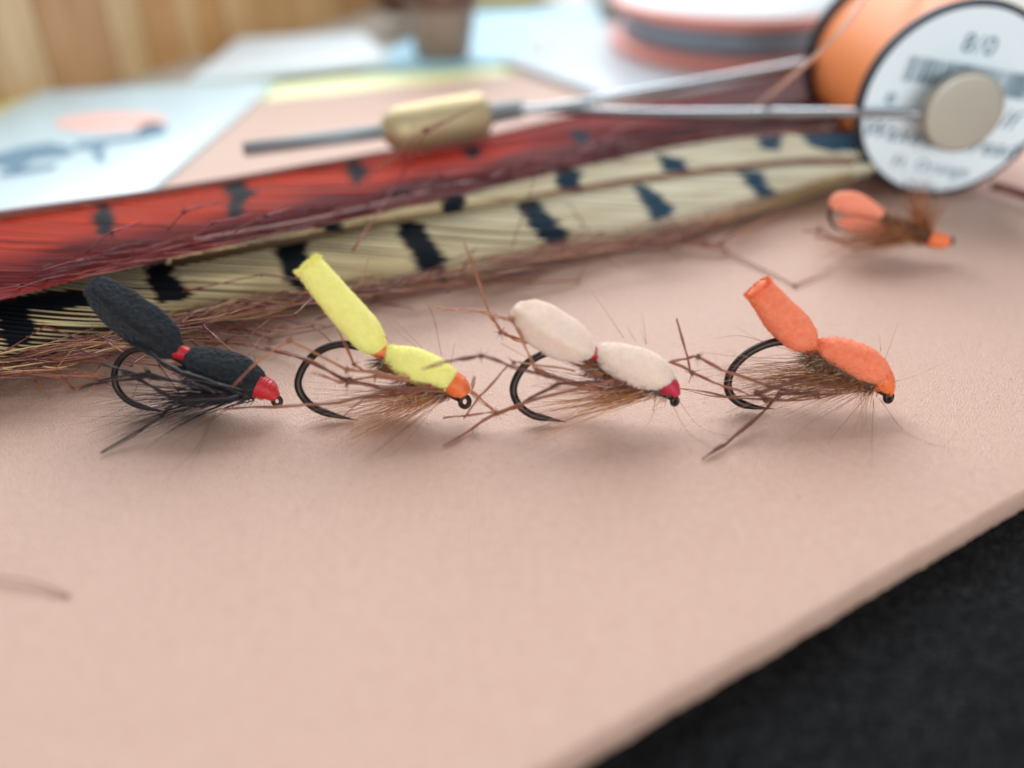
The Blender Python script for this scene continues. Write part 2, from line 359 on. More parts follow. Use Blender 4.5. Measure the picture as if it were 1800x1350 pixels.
def strip(name, pts, r0, flat):
    mb = MB(); q = spline(pts, 8); tube(mb, q, r0, 12, flat=flat, flatdir=(0, 0, 1)); return mb.build(name, M['steel'], bh)
strip('arm', [j, G(960, 192, .68), G(1150, 199, .74), G(1400, 198, .86), AE + np.array([-.3, .02, -.03]), AE + np.array([0, .06, 0])], .058, .85)
strip('arm', [j + np.array([0, .04, .02]), G(960, 190, .74), G(1180, 153, .84), G(1400, 114, .96), BE + np.array([-.25, -.1, -.02]), BE], .058, .85)
mb = MB(); lathe(mb, AE, (.02, -1, .03), [(-.17, .1), (-.02, .1), (-.015, .36), (0, .395), (.05, .40), (.085, .39), (.1, .37), (.1005, .36), (.101, .34), (.1015, .1)], 64); mb.build('spool_button', M['nickel'], bh)
mb = MB(); lathe(mb, BE, (0, 1, 0), [(-.17, .1), (-.02, .1), (-.015, .36), (0, .395), (.05, .40), (.085, .39), (.1, .37), (.1005, .36), (.101, .34), (.1015, .1)], 48); mb.build('spool_button', M['nickel'], bh)
mb = MB(); tube(mb, spline([G(1325, 190, .75), G(1380, 145, 1.2), G(1440, 92, 1.6), G(1490, 40, 1.9), G(1540, -20, 2.0), SC + np.array([-.2, .9, .92])], 8), .03, 8, flat=.5)
tag(mb.build('thread_strand', M['strand']), 'loose pale orange thread strand running from the spool past the steel arm', 'thread')

# ---------------- feathers ----------------
def in_poly(x, y, poly):
    c = False; n = len(poly); jx = n - 1
    for i in range(n):
        xi, yi = poly[i]; xj, yj = poly[jx]
        if (yi > y) != (yj > y) and x < (xj - xi) * (y - yi) / (yj - yi) + xi: c = not c
        jx = i
    return c
def interp(px): 
    xs_, ys_ = zip(*px); return lambda x: float(np.interp(x, xs_, ys_)) if xs_[0] <= x <= xs_[-1] else float(ys_[0] + (ys_[1] - ys_[0]) / (xs_[1] - xs_[0]) * (x - xs_[0])) if x < xs_[0] else float(ys_[-1] + (ys_[-1] - ys_[-2]) / (xs_[-1] - xs_[-2]) * (x - xs_[-1]))
def smooth_f(f, w=60): return lambda x: (f(x - w) + 2 * f(x) + f(x + w) + f(x - w / 2) + f(x + w / 2)) / 6
def grow(bars, k): return [[(sum(p[0] for p in b) / len(b) * (1 - k) + p_[0] * k, sum(p[1] for p in b) / len(b) * (1 - k) + p_[1] * k) for p_ in b] for b in bars]
def vane(root, top, bot, zt, zb, bulge, x0, x1, run, vsp, width, colf, bars, seed, v_end=1.0, under=(58, 38, 24), under2=(176, 156, 118), tipfade=None):
    rg = random.Random(seed)
    def P(x, v):
        z = zt + (zb - zt) * v + bulge * math.sin(math.pi * min(max(v, 0), 1)); 
        return G(x, top(x) + (bot(x) - top(x)) * v, z)
    mb = MB(); x = x0 - run; k = 0
    while x < x1:
        jit = rg.uniform(-.007, .007); ln = run * rg.uniform(.93, 1.06); xx = []; n = 44
        st = rg.uniform(-.25, .25); sh = rg.uniform(.95, 1.05)
        curve = rg.uniform(-.01, .01)
        pts = []; cols = []; wid = []
        for i in range(n + 1):
            t = i / n; px = x + ln * t; v = t * v_end + jit * min(1, t * 6) + curve * math.sin(math.pi * t)
            if px < x0 - 10 or px > x1 + 40: continue
            py = top(px) + (bot(px) - top(px)) * v
            pts.append((px, v)); 
            black = any(in_poly(px + st * 14 + 2.5 * noise.noise(Vector((px * .1, k * 1.3, 0))), py, b) for b in bars)
            c = colf(px, py, v, rg) ; c = tuple(q * sh for q in c[:3]) + (1,)
            if black: q_ = min(1, max(0, (px - 700) / 500)); c = C3(18 + 34 * q_, 22 + 60 * q_, 28 + 76 * q_)  # bluish sheen put into the bar colour, stronger to the right
            cols.append(c); wid.append(width(px) * (1 - .75 * max(0, (t - .8) / .2)) )
        if len(pts) >= 3:
            P3 = np.array([P(a, b) for a, b in pts]); dv = np.array([P(a, b + .02) - P(a, b) for a, b in pts]); dv /= np.linalg.norm(dv, axis=1)[:, None]
            tg = np.gradient(P3, axis=0); nm = np.cross(tg, dv); nm /= np.linalg.norm(nm, axis=1)[:, None]; nm *= np.sign(nm[:, 2:3]) 
            vs = []; cc = []
            for a, d2, n2, ww, c in zip(P3, dv, nm, wid, cols):
                vs += [a - d2 * ww - n2 * ww * .5, a + n2 * ww * .25, a + d2 * ww - n2 * ww * .5]; cc += [c, c, c]
            m = len(P3); fs = []
            for i in range(m - 1):
                q = i * 3; fs += [(q, q + 1, q + 4, q + 3), (q + 1, q + 2, q + 5, q + 4)]
            mb.add(vs, fs, cc)
        x += vsp(x) * rg.uniform(.85, 1.15); k += 1
    o = mb.build('vane', M['barb'], root); o['kind'] = 'stuff'
    mb = MB(); xs_ = np.arange(x0, x1 + 1, 6); NV = 24; vs = []; cc = []
    for xq in xs_:
        for jv in range(NV + 1):
            v = jv / NV; p = P(xq, v); vs.append(p - np.array([0, 0, .03])); py = top(xq) + (bot(xq) - top(xq)) * v
            q_ = min(1, max(0, (xq - 250) / 700)); cc.append(C3(18, 22, 28) if any(in_poly(xq, py, b) for b in bars) else C3(*[under[i_] + (under2[i_] - under[i_]) * q_ for i_ in range(3)]))
    fs = [(i * (NV + 1) + j_, i * (NV + 1) + j_ + 1, (i + 1) * (NV + 1) + j_ + 1, (i + 1) * (NV + 1) + j_) for i in range(len(xs_) - 1) for j_ in range(NV)]
    mb.add(vs, fs, cc); o = mb.build('under_vane', M['barb'], root)
    return P
pxcm = lambda y, z=0: ((G(900, y, z) - _C) @ _F) / FPX

# boundaries in the order they lie: red on top, upper tan, lower tan
red_top = smooth_f(interp([(-400, 434), (0, 372), (260, 335), (450, 304), (680, 262), (830, 240), (1000, 200), (1200, 165), (1450, 112), (1560, 90)]), 40)
red_bot = smooth_f(interp([(-400, 590), (0, 522), (200, 468), (400, 425), (560, 392), (800, 338), (1000, 292), (1200, 250), (1440, 215), (1560, 200)]), 40)
ut_top = smooth_f(interp([(300, 430), (560, 385), (800, 325), (1100, 258), (1300, 232), (1500, 226), (1600, 230)]), 40)
ut_bot = smooth_f(interp([(300, 465), (560, 415), (800, 368), (1000, 335), (1200, 305), (1400, 282), (1500, 280), (1600, 285)]), 40)
lt_top = smooth_f(interp([(-400, 560), (0, 500), (150, 478), (300, 452), (560, 405), (800, 362), (1000, 330), (1200, 300), (1400, 280), (1520, 285), (1600, 290)]), 40)
lt_bot = smooth_f(interp([(-400, 700), (0, 652), (170, 612), (330, 566), (520, 532), (700, 508), (850, 484), (1000, 446), (1200, 408), (1400, 350), (1520, 310), (1600, 300)]), 40)

bars_shade_lt = [[(40, 520), (110, 512), (165, 511), (196, 522), (160, 536), (90, 541), (40, 536)], [(-5, 530), (40, 530), (58, 575), (52, 602), (8, 602)], [(252, 452), (290, 450), (302, 480), (330, 512), (324, 524), (276, 526), (262, 492)],  # first polygon paints the shaded gap in the vane black
  [(478, 415), (524, 415), (545, 455), (552, 505), (535, 515), (505, 492), (488, 452)], [(694, 384), (745, 398), (776, 450), (777, 484), (735, 472), (714, 430)],
  [(908, 350), (945, 358), (996, 408), (996, 430), (968, 430), (930, 395)], [(1116, 320), (1152, 335), (1182, 368), (1152, 388), (1128, 352)], [(1300, 302), (1335, 304), (1362, 338), (1335, 347)]]
bars_shade_ut = [[(548, 360), (600, 372), (598, 400), (552, 400)], [(770, 325), (818, 330), (812, 372), (780, 368)], [(968, 290), (1018, 300), (1020, 332), (985, 330)], [(1158, 270), (1200, 280), (1206, 302), (1165, 300)], [(1330, 238), (1375, 240), (1370, 262), (1340, 262)], [(1400, 226), (1515, 226), (1515, 262), (1462, 266), (1420, 250)]]  # last polygon is painted shade under the bobbin arm
bars_red = [[(172, 362), (194, 362), (204, 392), (198, 412), (170, 404), (166, 382)], [(396, 322), (418, 318), (442, 338), (426, 354), (424, 376), (400, 376), (404, 346)],
  [(608, 285), (634, 282), (648, 298), (634, 318), (616, 320)], [(810, 253), (840, 257), (846, 272), (828, 280)], [(1000, 228), (1030, 226), (1035, 245), (1010, 250)]]
def tan_col(px, py, v, rg):
    n = noise.noise(Vector((px * .012, v * 3, 1)))
    c = np.array([lin(202), lin(182), lin(140)]) * (1.0 + .25 * n)
    c2 = np.array([lin(226), lin(218), lin(192)])
    k = min(1, max(0, (px - 650) / 500)) * .85 + .15 * (v < .35)
    c = c * (1 - k) + c2 * k
    if v > .86: 
        kk = min(1, (v - .86) / .12); c = c * (1 - kk) + np.array([lin(120), lin(58), lin(44)]) * kk
    return tuple(c)
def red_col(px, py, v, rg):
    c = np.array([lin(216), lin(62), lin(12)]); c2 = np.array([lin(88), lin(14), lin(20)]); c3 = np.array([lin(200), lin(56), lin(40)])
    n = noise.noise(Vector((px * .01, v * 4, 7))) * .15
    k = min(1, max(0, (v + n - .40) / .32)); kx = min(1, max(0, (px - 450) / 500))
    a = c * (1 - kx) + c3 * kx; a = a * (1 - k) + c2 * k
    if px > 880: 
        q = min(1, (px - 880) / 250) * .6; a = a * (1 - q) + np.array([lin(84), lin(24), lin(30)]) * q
    a = a * (1 - .6 * min(1, max(0, (px - 1150) / 150)))  # shade under the bobbin arm, put into the barb colour
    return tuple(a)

f1 = empty('pheasant_feather', G(600, 470), 'tan black barred pheasant feather nearest the flies, with knotted brown barbs along its edge', 'feather', 'barred feathers behind the flies')
P_lt = vane(f1, lt_top, lt_bot, .36, .07, .10, -390, 1500, 520, lambda x: 22 if x < 60 else 15, lambda px: .0062 + .0064 * min(1, max(0, (px - 150) / 350)), tan_col, grow(bars_shade_lt, 1.14), 3)
f2 = empty('pheasant_feather', G(1000, 330), 'tan barred pheasant feather in the middle, mostly hidden beneath the red one', 'feather', 'barred feathers behind the flies')
P_ut = vane(f2, ut_top, ut_bot, .52, .40, .05, 300, 1500, 380, lambda x: 18, lambda px: .014, tan_col, grow(bars_shade_ut, 1.1), 5)
f3 = empty('pheasant_feather', G(600, 360), 'orange red dyed pheasant feather with black bars, on top of the tan ones', 'feather', 'barred feathers behind the flies')
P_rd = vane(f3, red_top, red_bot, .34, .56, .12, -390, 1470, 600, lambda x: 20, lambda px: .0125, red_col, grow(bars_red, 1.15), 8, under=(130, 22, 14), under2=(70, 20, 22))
# quills
def quill(root, P, top, x0, x1, off, r0, r1, z, m=M['rachis']):
    mb = MB(); xs_ = np.linspace(x0, x1, 40)
    tube(mb, [G(x, top(x) + off, z) for x in xs_], list(np.linspace(r0, r1, 40)), 10); return mb.build('quill', m, root)
quill(f3, P_rd, red_top, -410, 1500, 7, .062, .02, .40)
quill(f1, P_lt, lt_top, 300, 1500, 3, .035, .02, .40)
quill(f2, P_ut, ut_top, 320, 1500, 3, .035, .02, .55)
mb = MB(); tube(mb, [G(x, y, .12) for x, y in ((1742, 326), (1770, 332), (1800, 342), (1900, 372))], [.045, .05, .055, .06], 10); mb.build('quill', M['rachis'], f2)

BR = [(122, 52, 38), (146, 74, 48), (98, 38, 34), (162, 98, 62), (128, 58, 48)]
def ribbon(mb, pts, w0, col, taper=True):
    n = len(pts); w_ = [w0 * (1 - (.85 * (i / (n - 1)) ** 2 if taper else 0)) for i in range(n)]
    tube(mb, pts, w_, 4, col=col, flat=.45)
def lift(px, py, z): return G(px, py, max(z, .012))
# loose fringe along the lower edges
def fringe(root, top, bot, P, n, x0, x1, seed, dark, zr=(.05, .32), yr=(-26, 8), wdt=.009):
    rg = random.Random(seed); mb = MB()
    for i in range(n):
        x = rg.uniform(x0, x1); L_ = rg.uniform(60, 190); y = bot(x) + rg.uniform(*yr); sl = (bot(x + 50) - bot(x - 50)) / 100 + rg.gauss(.03, .05)
        z = rg.uniform(*zr); z2 = max(.015, z + rg.uniform(-.12, .08)); cv = rg.uniform(-9, 9)
        pts = [G(x + L_ * t, y + sl * L_ * t + cv * math.sin(math.pi * t), z + (z2 - z) * t) for t in np.linspace(0, 1, 7)]
        c = rg.choice(dark); ribbon(mb, pts, wdt * rg.uniform(.5, 1.2), C3(*c))
    o = mb.build('loose_barbs', M['fibre'], root); o['kind'] = 'stuff'
fringe(f1, lt_top, lt_bot, P_lt, 530, -390, 1300, 21, BR + [(70, 28, 26)] * 2 + [(196, 140, 96)])
fringe(f3, red_top, red_bot, P_rd, 290, -390, 1420, 22, [(96, 22, 28), (74, 16, 24), (128, 30, 30), (60, 14, 22), (150, 40, 30)], zr=(.5, .64), yr=(-30, 6), wdt=.009)
fringe(f1, lt_top, lt_bot, P_lt, 150, -390, 420, 23, [(206, 170, 110), (180, 130, 84), (130, 72, 50)], zr=(.06, .3), yr=(-30, 12), wdt=.008)

def knot(mb, p, r, col, rg, spikes=9):
    p = np.array(p); 
    for k in range(3):
        d = np.array([rg.gauss(0, 1), rg.gauss(0, 1), rg.gauss(0, 1)]); d /= np.linalg.norm(d)
        tube(mb, [p - d * r * 1.2, p, p + d * r * 1.2], [r * .4, r * 1.1, r * .4], 5, col=col)
    for k in range(spikes):
        d = np.array([rg.gauss(0, 1), rg.gauss(0, 1), rg.gauss(0, 1)]); d /= np.linalg.norm(d); l = r * rg.uniform(2.2, 5)
        tube(mb, [p, p + d * l * .5, p + d * l], [r * .22, r * .15, r * .04], 3, col=col)
def wobble(pts, amp, rg):
    q = spline(pts, 5); 
    for i in range(1, len(q) - 1): q[i] += np.array([rg.gauss(0, amp), rg.gauss(0, amp), rg.gauss(0, amp)])
    return q
def straightish(pts, per=5, sag=.0):
    out = []
    for a, b in zip(pts[:-1], pts[1:]):
        for t in np.linspace(0, 1, per, endpoint=False): out.append(a + (b - a) * t + np.array([0, 0, sag * math.sin(math.pi * t)]))
    out.append(pts[-1]); return np.array(out)
def leg_mesh(pts, knots, r, col, rg, strands=2):
    mb = MB(); base = straightish(pts, 6, .004 if len(pts) > 2 else 0); n = len(base)
    col = tuple(col)
    for s in range(strands):
        off = np.array([rg.gauss(0, 1), rg.gauss(0, 1), rg.gauss(0, 1)]) * r * .55; ph = rg.uniform(0, 6)
        q = base + off * np.array([math.sin(i * .55 + ph) for i in range(n)])[:, None]
        rr_ = [r * (.55 + .2 * math.sin(i * .9 + ph)) * (1 if i < n * .75 else 1 - .85 * (i - n * .75) / (n * .25)) for i in range(n)]
        tube(mb, q, rr_, 5, col=tuple(c * rg.uniform(.85, 1.15) for c in col[:3]) + (1,), flat=.7)
    # short barbules
    for i in range(1, n - 1, 1):
        if rg.random() < .5:
            d = np.array([rg.gauss(0, 1), rg.gauss(0, 1), rg.gauss(0, 1)]); t = base[i + 1] - base[i]; t /= np.linalg.norm(t) + 1e-9
            d = d / np.linalg.norm(d) * .7 + t; d /= np.linalg.norm(d); l = r * rg.uniform(1.5, 4)
            tube(mb, [base[i], base[i] + d * l * .5, base[i] + d * l], [r * .16, r * .12, r * .04], 3, col=col)
    for k in knots: knot(mb, pts[k], r * 1.15, tuple(c * .75 for c in col[:3]) + (1,), rg)
    return mb
rg = random.Random(91)
# random knotted barbs along the near feather's edge
for i in range(64):
    x = rg.uniform(-20, 1250) if i > 36 else rg.uniform(-20, 520); y = lt_bot(x) + rg.uniform(-28, 12 if x > 560 else 46); z = rg.uniform(.08, .34)
    a = rg.uniform(-.35, .12); L_ = rg.uniform(70, 150); x2, y2 = x + L_, y + L_ * a; z2 = max(.03, z + rg.uniform(-.15, .12))
    b = a + rg.choice([-1, 1]) * rg.uniform(.4, .9); s = rg.choice([1, 1, -1]); L2 = rg.uniform(30, 75)
    x3, y3 = x2 + s * L2 * math.cos(b), y2 + L2 * math.sin(abs(b)) * (1 if b > 0 else -1); z3 = max(.02, z2 + rg.uniform(-.15, .15))
    k = rg.choice(BR); r_ = rg.uniform(.006, .0095)
    leg_mesh([G(x, y, z), G(x2, y2, z2), G(x3, y3, z3)], [1], r_, C3(*k), rg).build('knotted_barb', M['fibre'], f1)
traced = [  # px, py, z ; knot indices ; radius
  ([(0, 622, .25), (80, 575, .28), (135, 594, .26), (220, 616, .2)], [1], .010), ([(26, 650, .2), (100, 594, .25)], [], .010), ([(88, 640, .16), (128, 682, .02), (210, 662, .06)], [1], .009),
  ([(62, 668, .05), (88, 698, .015)], [], .007), ([(320, 512, .35), (460, 484, .4), (560, 495, .35)], [1], .009), ([(330, 560, .3), (498, 512, .35), (540, 526, .3)], [1], .0075),
  ([(320, 572, .28), (420, 524, .34), (510, 533, .3), (560, 500, .4)], [2], .0085), ([(392, 532, .25), (470, 575, .05), (516, 579, .03)], [], .007), ([(412, 532, .25), (524, 569, .05), (586, 576, .03)], [1], .007),
  ([(376, 567, .05), (475, 596, .03), (570, 577, .05), (590, 572, .05)], [1], .009), ([(300, 640, .1), (398, 600, .12), (427, 584, .14)], [1], .008),
  ([(360, 604, .08), (440, 607, .07), (500, 618, .06), (535, 632, .1)], [], .0105), ([(600, 530, .3), (635, 500, .42), (650, 448, .5)], [], .008),
  ([(560, 560, .2), (640, 530, .3), (710, 490, .35), (745, 482, .35)], [2], .008), ([(700, 500, .2), (820, 500, .15), (1015, 495, .03), (1033, 458, .1)], [2], .008),
  ([(716, 494, .3), (830, 440, .4), (900, 437, .3), (950, 280, .9)], [], .007), ([(620, 440, .5), (700, 320, .62), (748, 232, 1.1), (850, 180, 1.3)], [2], .014),
  ([(640, 320, .7), (745, 228, 1.12), (800, 205, 1.2)], [1], .012), ([(1000, 400, .2), (1180, 425, .08), (1275, 441, .03), (1398, 502, .015), (1460, 478, .02)], [1, 2, 3], .012), 
  ([(1180, 428, .1), (1270, 430, .1), (1340, 390, .15), (1400, 350, .2)], [1], .014), ([(1050, 430, .15), (1200, 424, .12), (1280, 440, .05)], [1], .016), ([(1170, 380, .3), (1240, 425, .1)], [1], .012),
]
for pts, kn, r_ in traced:
    leg_mesh([G(*p) for p in pts], kn, r_, C3(*rg.choice(BR)), rg).build('knotted_barb', M['fibre'], f1)
for i in range(12):  # glinting maroon strands over the red feather
    x = rg.uniform(100, 1350); y = red_bot(x) - rg.uniform(0, 50)
    leg_mesh([G(x, y, .68), G(x + rg.uniform(30, 60), y - rg.uniform(5, 35), .8), G(x + rg.uniform(90, 150), y - rg.uniform(10, 60), .72)], [1], .012, C3(120, 40, 44), rg).build('knotted_barb', M['fibre'], f3)

# ---------------- flies ----------------
LEAN = R(22)
class Plane:
    def __init__(s, gx, gy):
        s.o = G(gx, gy, 0.0); s.n = np.array([0, -math.cos(LEAN), math.sin(LEAN)])
    def at(s, px, py, d=0.0, zmin=.012):
        r = ray(px, py); t = ((s.o - _C) @ s.n) / (r @ s.n); p = _C + r * t - r / np.linalg.norm(r) * d
        if p[2] < zmin: p = G(px, py, zmin)
        return p
    def scale(s, px, py): p = s.at(px, py); return ((p - _C) @ _F) / FPX
def foam(name, root, pl, sp_, m, ex=2.6, rot=0., depth=.85, d0=0., cut=False, seed=0, fz=None, nf=2200, disp=.0028):
    sp_ = np.array(sp_, float); q = spline(sp_, 7); n = len(q); rg = random.Random(seed); NS = 40
    # tighten the sampling of end caps
    cen = np.array([pl.at(a[0], a[1], d0, -9) for a in q]); tan = np.gradient(cen, axis=0); tan /= np.linalg.norm(tan, axis=1)[:, None]
    rad = np.array([a[2] * pl.scale(a[0], a[1]) for a in q]); nn = pl.n
    def prof_(a):
        ca, sa = math.cos(a), math.sin(a); rr = (abs(ca) ** ex + abs(sa) ** ex) ** (-1 / ex)
        return rr * ca * math.cos(rot) - rr * sa * math.sin(rot), rr * ca * math.sin(rot) + rr * sa * math.cos(rot)
    NRM = max(prof_(2 * math.pi * k / 200)[0] for k in range(200))
    mb = MB(); rings = []
    def ring(c, t, r, wob=0):
        u = np.cross(nn, t); u /= np.linalg.norm(u); v = np.cross(t, u); out = []
        for k in range(NS):
            x, y = prof_(2 * math.pi * k / NS); x /= NRM; y /= NRM
            p = c + u * x * r + v * y * r * depth
            nz = noise.noise(Vector(p) * 9 + Vector((seed, 0, 0))) * disp * 1.6 + noise.noise(Vector(p) * 28 + Vector((seed, 5, 0))) * disp
            d = p - c; d /= np.linalg.norm(d) + 1e-9; p = p + d * nz * min(1, r / .06)
            if cut and wob: p = p + t * noise.noise(Vector(p) * 30) * .012
            out.append(p)
        return out
    if cut:
        for s_ in (.02, .3, .6, .85, .97): rings.append(ring(cen[0] - tan[0] * (.22 * rad[0] * (1 - s_ * s_)), tan[0], rad[0] * s_, 1))
    else:
        for s_ in (.05, .5, .85): rings.append(ring(cen[0] - tan[0] * rad[0] * .5 * math.sqrt(1 - s_ * s_), tan[0], rad[0] * s_))
    for i in range(n): rings.append(ring(cen[i], tan[i], rad[i], 1 if cut and i < 2 else 0))
    for s_ in (.85, .5, .05): rings.append(ring(cen[-1] + tan[-1] * rad[-1] * .5 * math.sqrt(1 - s_ * s_), tan[-1], rad[-1] * s_))
    vs = [p for r_ in rings for p in r_]; nr = len(rings)
    fs = [(i * NS + k, i * NS + (k + 1) % NS, (i + 1) * NS + (k + 1) % NS, (i + 1) * NS + k) for i in range(nr - 1) for k in range(NS)]
    mb.add(vs, fs); o = mb.build(name, m, root)
    if fz:
        fb = MB(); V = np.array(vs)
        for i in range(nf):
            a = rg.randrange(0, nr - 1) if not (cut and rg.random() < .3) else rg.randrange(3, 8); k = rg.randrange(NS)
            p = V[a * NS + k] * (1 - (u_ := rg.random())) + V[(a + 1) * NS + k] * u_
            c = cen[min(max(a - (5 if cut else 3), 0), n - 1)]; d = p - c; d /= np.linalg.norm(d) + 1e-9
            if cut and 2 < a < 8: d = d * .5 - tan[0]
            d = d + np.array([rg.gauss(0, .8), rg.gauss(0, .8), rg.gauss(0, .8)]); d /= np.linalg.norm(d)
            l = rg.uniform(.008, .021) * (1.7 if cut and 2 < a < 8 else 1); t2 = np.cross(d, np.array([rg.gauss(0, 1), rg.gauss(0, 1), rg.gauss(0, 1)])); t2 /= np.linalg.norm(t2) + 1e-9
            kk = rg.uniform(.8, 1.15); fb.add([p - t2 * .0019, p + t2 * .0019, p + d * l], [(0, 1, 2)], tuple(x * kk for x in fz[:3]) + (1,))
        f_ = fb.build('fuzz', M['fuzz'], o, smooth=False); f_['kind'] = 'stuff'
    return o
def wrap(name, root, pl, sp_, m, d0=0., depth=1., sides=20):
    # thread wraps : a turned form with fine ridges
    q = spline(np.array(sp_, float), 16); cen = np.array([pl.at(a[0], a[1], d0, -9) for a in q]); rad = np.array([a[2] * pl.scale(a[0], a[1]) for a in q])
    rad = rad * .93 * (1 + .05 * np.array([[0, 1, 1.2, 1][i % 4] + .5 * math.sin(i * .7) for i in range(len(rad))])); mb = MB(); tube(mb, cen, list(rad), sides, flat=depth); return mb.build(name, m, root)
def hook(root, pl, pts, eye, r, shank):
    mb = MB(); path = [shank[0]] + shank[1:] + pts; q = spline(path, 6); n = len(q)
    P = [pl.at(a[0], a[1], 0, .02) for a in q]; s = pl.scale(*pts[0])
    rr_ = [r * s * 1.12 * (1 if i < n - 9 else max(.06, (n - 1 - i) / 9)) for i in range(n)]
    tube(mb, P, rr_, 12)
    ec = np.array(pl.at(eye[0], eye[1], 0, .05)); er = eye[2] * s; ring = []
    for k in range(21):
        a = 2 * math.pi * k / 20; ring.append(ec + er * (math.cos(a) * np.array([.75, .2, -.45]) + math.sin(a) * np.array([.25, .35, .85])))
    tube(mb, ring, r * s * .75, 10, cap=False)
    return mb.build('hook', M['hook'], root)
def hackle(name, root, pl, o_, ang, spread, length, n, cols, seed, d_sp=.25, curve=.12, r=.0032, up=0, sc=(14, 5)):
    rg = random.Random(seed); mb = MB(); base = pl.at(o_[0], o_[1], 0)
    for i in range(n):
        a = ang + rg.gauss(0, spread); L_ = rg.uniform(*length); cv = rg.gauss(0, curve) * L_ + up * L_
        ca, sa = math.cos(a), math.sin(a); dd = rg.uniform(-d_sp, d_sp); q_ = abs(rg.gauss(0, 1)); bx, by = o_[0] - q_ * sc[0], o_[1] - q_ * sc[0] * .3 + rg.gauss(0, sc[1]); pts = []
        for t in np.linspace(0, 1, 9):
            x = bx + ca * L_ * t - sa * cv * t * t; y = by + sa * L_ * t + ca * cv * t * t
            z_ = .015 + .05 * abs(dd); pts.append(pl.at(x, y, dd * t * .8, z_ * rg.uniform(.9, 1.1) if 0 else z_))
        rr_ = r * rg.uniform(.4, 1.05); L_ *= rg.uniform(.75, 1.3)
        tube(mb, pts, [rr_ * (1 - .85 * t) for t in np.linspace(0, 1, 9)], 3, col=C3(*rg.choice(cols)), cap=False)
    o = mb.build(name, M['fibre'], root); o['kind'] = 'stuff'; return o
def legs(root, pl, data, cols, seed, r=.008):
    rg = random.Random(seed)
    for pts, kn, rr_ in data:
        P = [pl.at(p[0], p[1], p[2] if len(p) > 2 else 0, .02) for p in pts]
        leg_mesh(P, kn, rr_ * 1.5, C3(*rg.choice(cols)), rg, strands=3).build('leg', M['fibre'], root)
def hairs(root, pl, data, col, seed, r=.0022):
    rg = random.Random(seed)
    mb = MB()
    for pts in data:
        P = spline([pl.at(p[0], p[1], p[2] if len(p) > 2 else .02, .015) for p in pts], 5); n = len(P)
        tube(mb, P, [r * (1 - .8 * i / (n - 1)) for i in range(n)], 4, col=C3(*col))
    o = mb.build('stray_hairs', M['fibre'], root); o['kind'] = 'stuff'
def body(root, pl, sp_, seed, cols, rib=False):
    rg = random.Random(seed); q = spline(np.array(sp_, float), 6); cen = np.array([pl.at(a[0], a[1], 0, .03) for a in q]); rad = [a[2] * pl.scale(a[0], a[1]) for a in q]
    mb = MB(); tube(mb, cen, rad, 16); o = mb.build('body', M['core'], root)
    fb = MB()
    for i in range(1000):
        k = rg.randrange(len(cen)); d = np.array([rg.gauss(0, 1), rg.gauss(0, 1), rg.gauss(0, 1)]); d /= np.linalg.norm(d); p = cen[k] + d * rad[k]; l = rg.uniform(.03, .1)
        t = np.array([-1, 0, 0]); e = p + (d * .8 + t * .6) * l; e[2] = max(e[2], .01); m_ = (p + e) / 2 + d * .006
        tube(fb, [p, m_, e], [.003, .0024, .0006], 3, col=C3(*rg.choice(cols)), cap=False)
    f_ = fb.build('dubbing', M['fibre'], o); f_['kind'] = 'stuff'
    if rib:
        rb = MB(); pts = []
        for i in range(90):
            t = i / 89 * (len(cen) - 1); k = int(t); fr = t - k; c = cen[k] * (1 - fr) + cen[min(k + 1, len(cen) - 1)] * fr; r_ = rad[k] * 1.06; a = i * .42
            u = np.array([.35, 0, .93]); v = np.array([0, 1, 0]); pts.append(c + (u * math.cos(a) + v * math.sin(a)) * r_)
        tube(rb, pts, .006, 4); rb.build('rib', M['glint'], root)
GRP = 'foam flies in a row on the pink sheet'
BK = [(18, 18, 22), (30, 24, 28), (44, 26, 30), (24, 28, 36)]
OB = [(196, 130, 74), (178, 112, 60), (208, 150, 96), (150, 92, 56)]
DB = [(142, 82, 58), (160, 98, 68), (112, 62, 48), (174, 120, 88)]

# 1 black fly
pl = Plane(300, 735); fl = empty('fly', pl.o, 'black foam fly with red thread head and black hackle', 'fishing fly', GRP)
hook(fl, pl, [(252, 613), (224, 620), (206, 641), (201, 664), (209, 688), (230, 707), (262, 718), (298, 725)], (487, 705, 8), 5.2, [(478, 700), (440, 680), (380, 660), (320, 634), (285, 618)])
foam('foam_tail', fl, pl, [(163, 502, 19), (172, 509, 28), (192, 526, 36), (228, 555, 41), (262, 579, 41), (292, 601, 34), (309, 613, 22), (320, 619, 11)], M['black_foam'], ex=7, rot=R(38), depth=.9, seed=1, cut=True, fz=C3(60, 68, 78), nf=1500)
foam('foam_back', fl, pl, [(324, 620, 10), (334, 627, 21), (350, 637, 30), (380, 648, 36), (415, 658, 37), (443, 671, 30), (460, 680, 19)], M['black_foam'], ex=4, rot=R(38), depth=.9, seed=2, fz=C3(60, 68, 78), nf=1500)
wrap('thread_band', fl, pl, [(309, 616, 15), (317, 619, 14), (325, 622, 14), (331, 625, 15)], M['thread_red'])
wrap('thread_head', fl, pl, [(453, 678, 22), (462, 682, 22), (472, 687, 20), (480, 694, 14), (486, 700, 9)], M['thread_red'])
body(fl, pl, [(330, 648, 9), (380, 668, 15), (440, 690, 12)], 3, BK + [(90, 80, 80)])
hackle('hackle', fl, pl, (452, 690), R(172), .12, (120, 300), 170, BK, 4, d_sp=.3, r=.0042)
hackle('beard', fl, pl, (448, 692), R(168), .09, (90, 200), 70, BK, 5, d_sp=.35, r=.005)
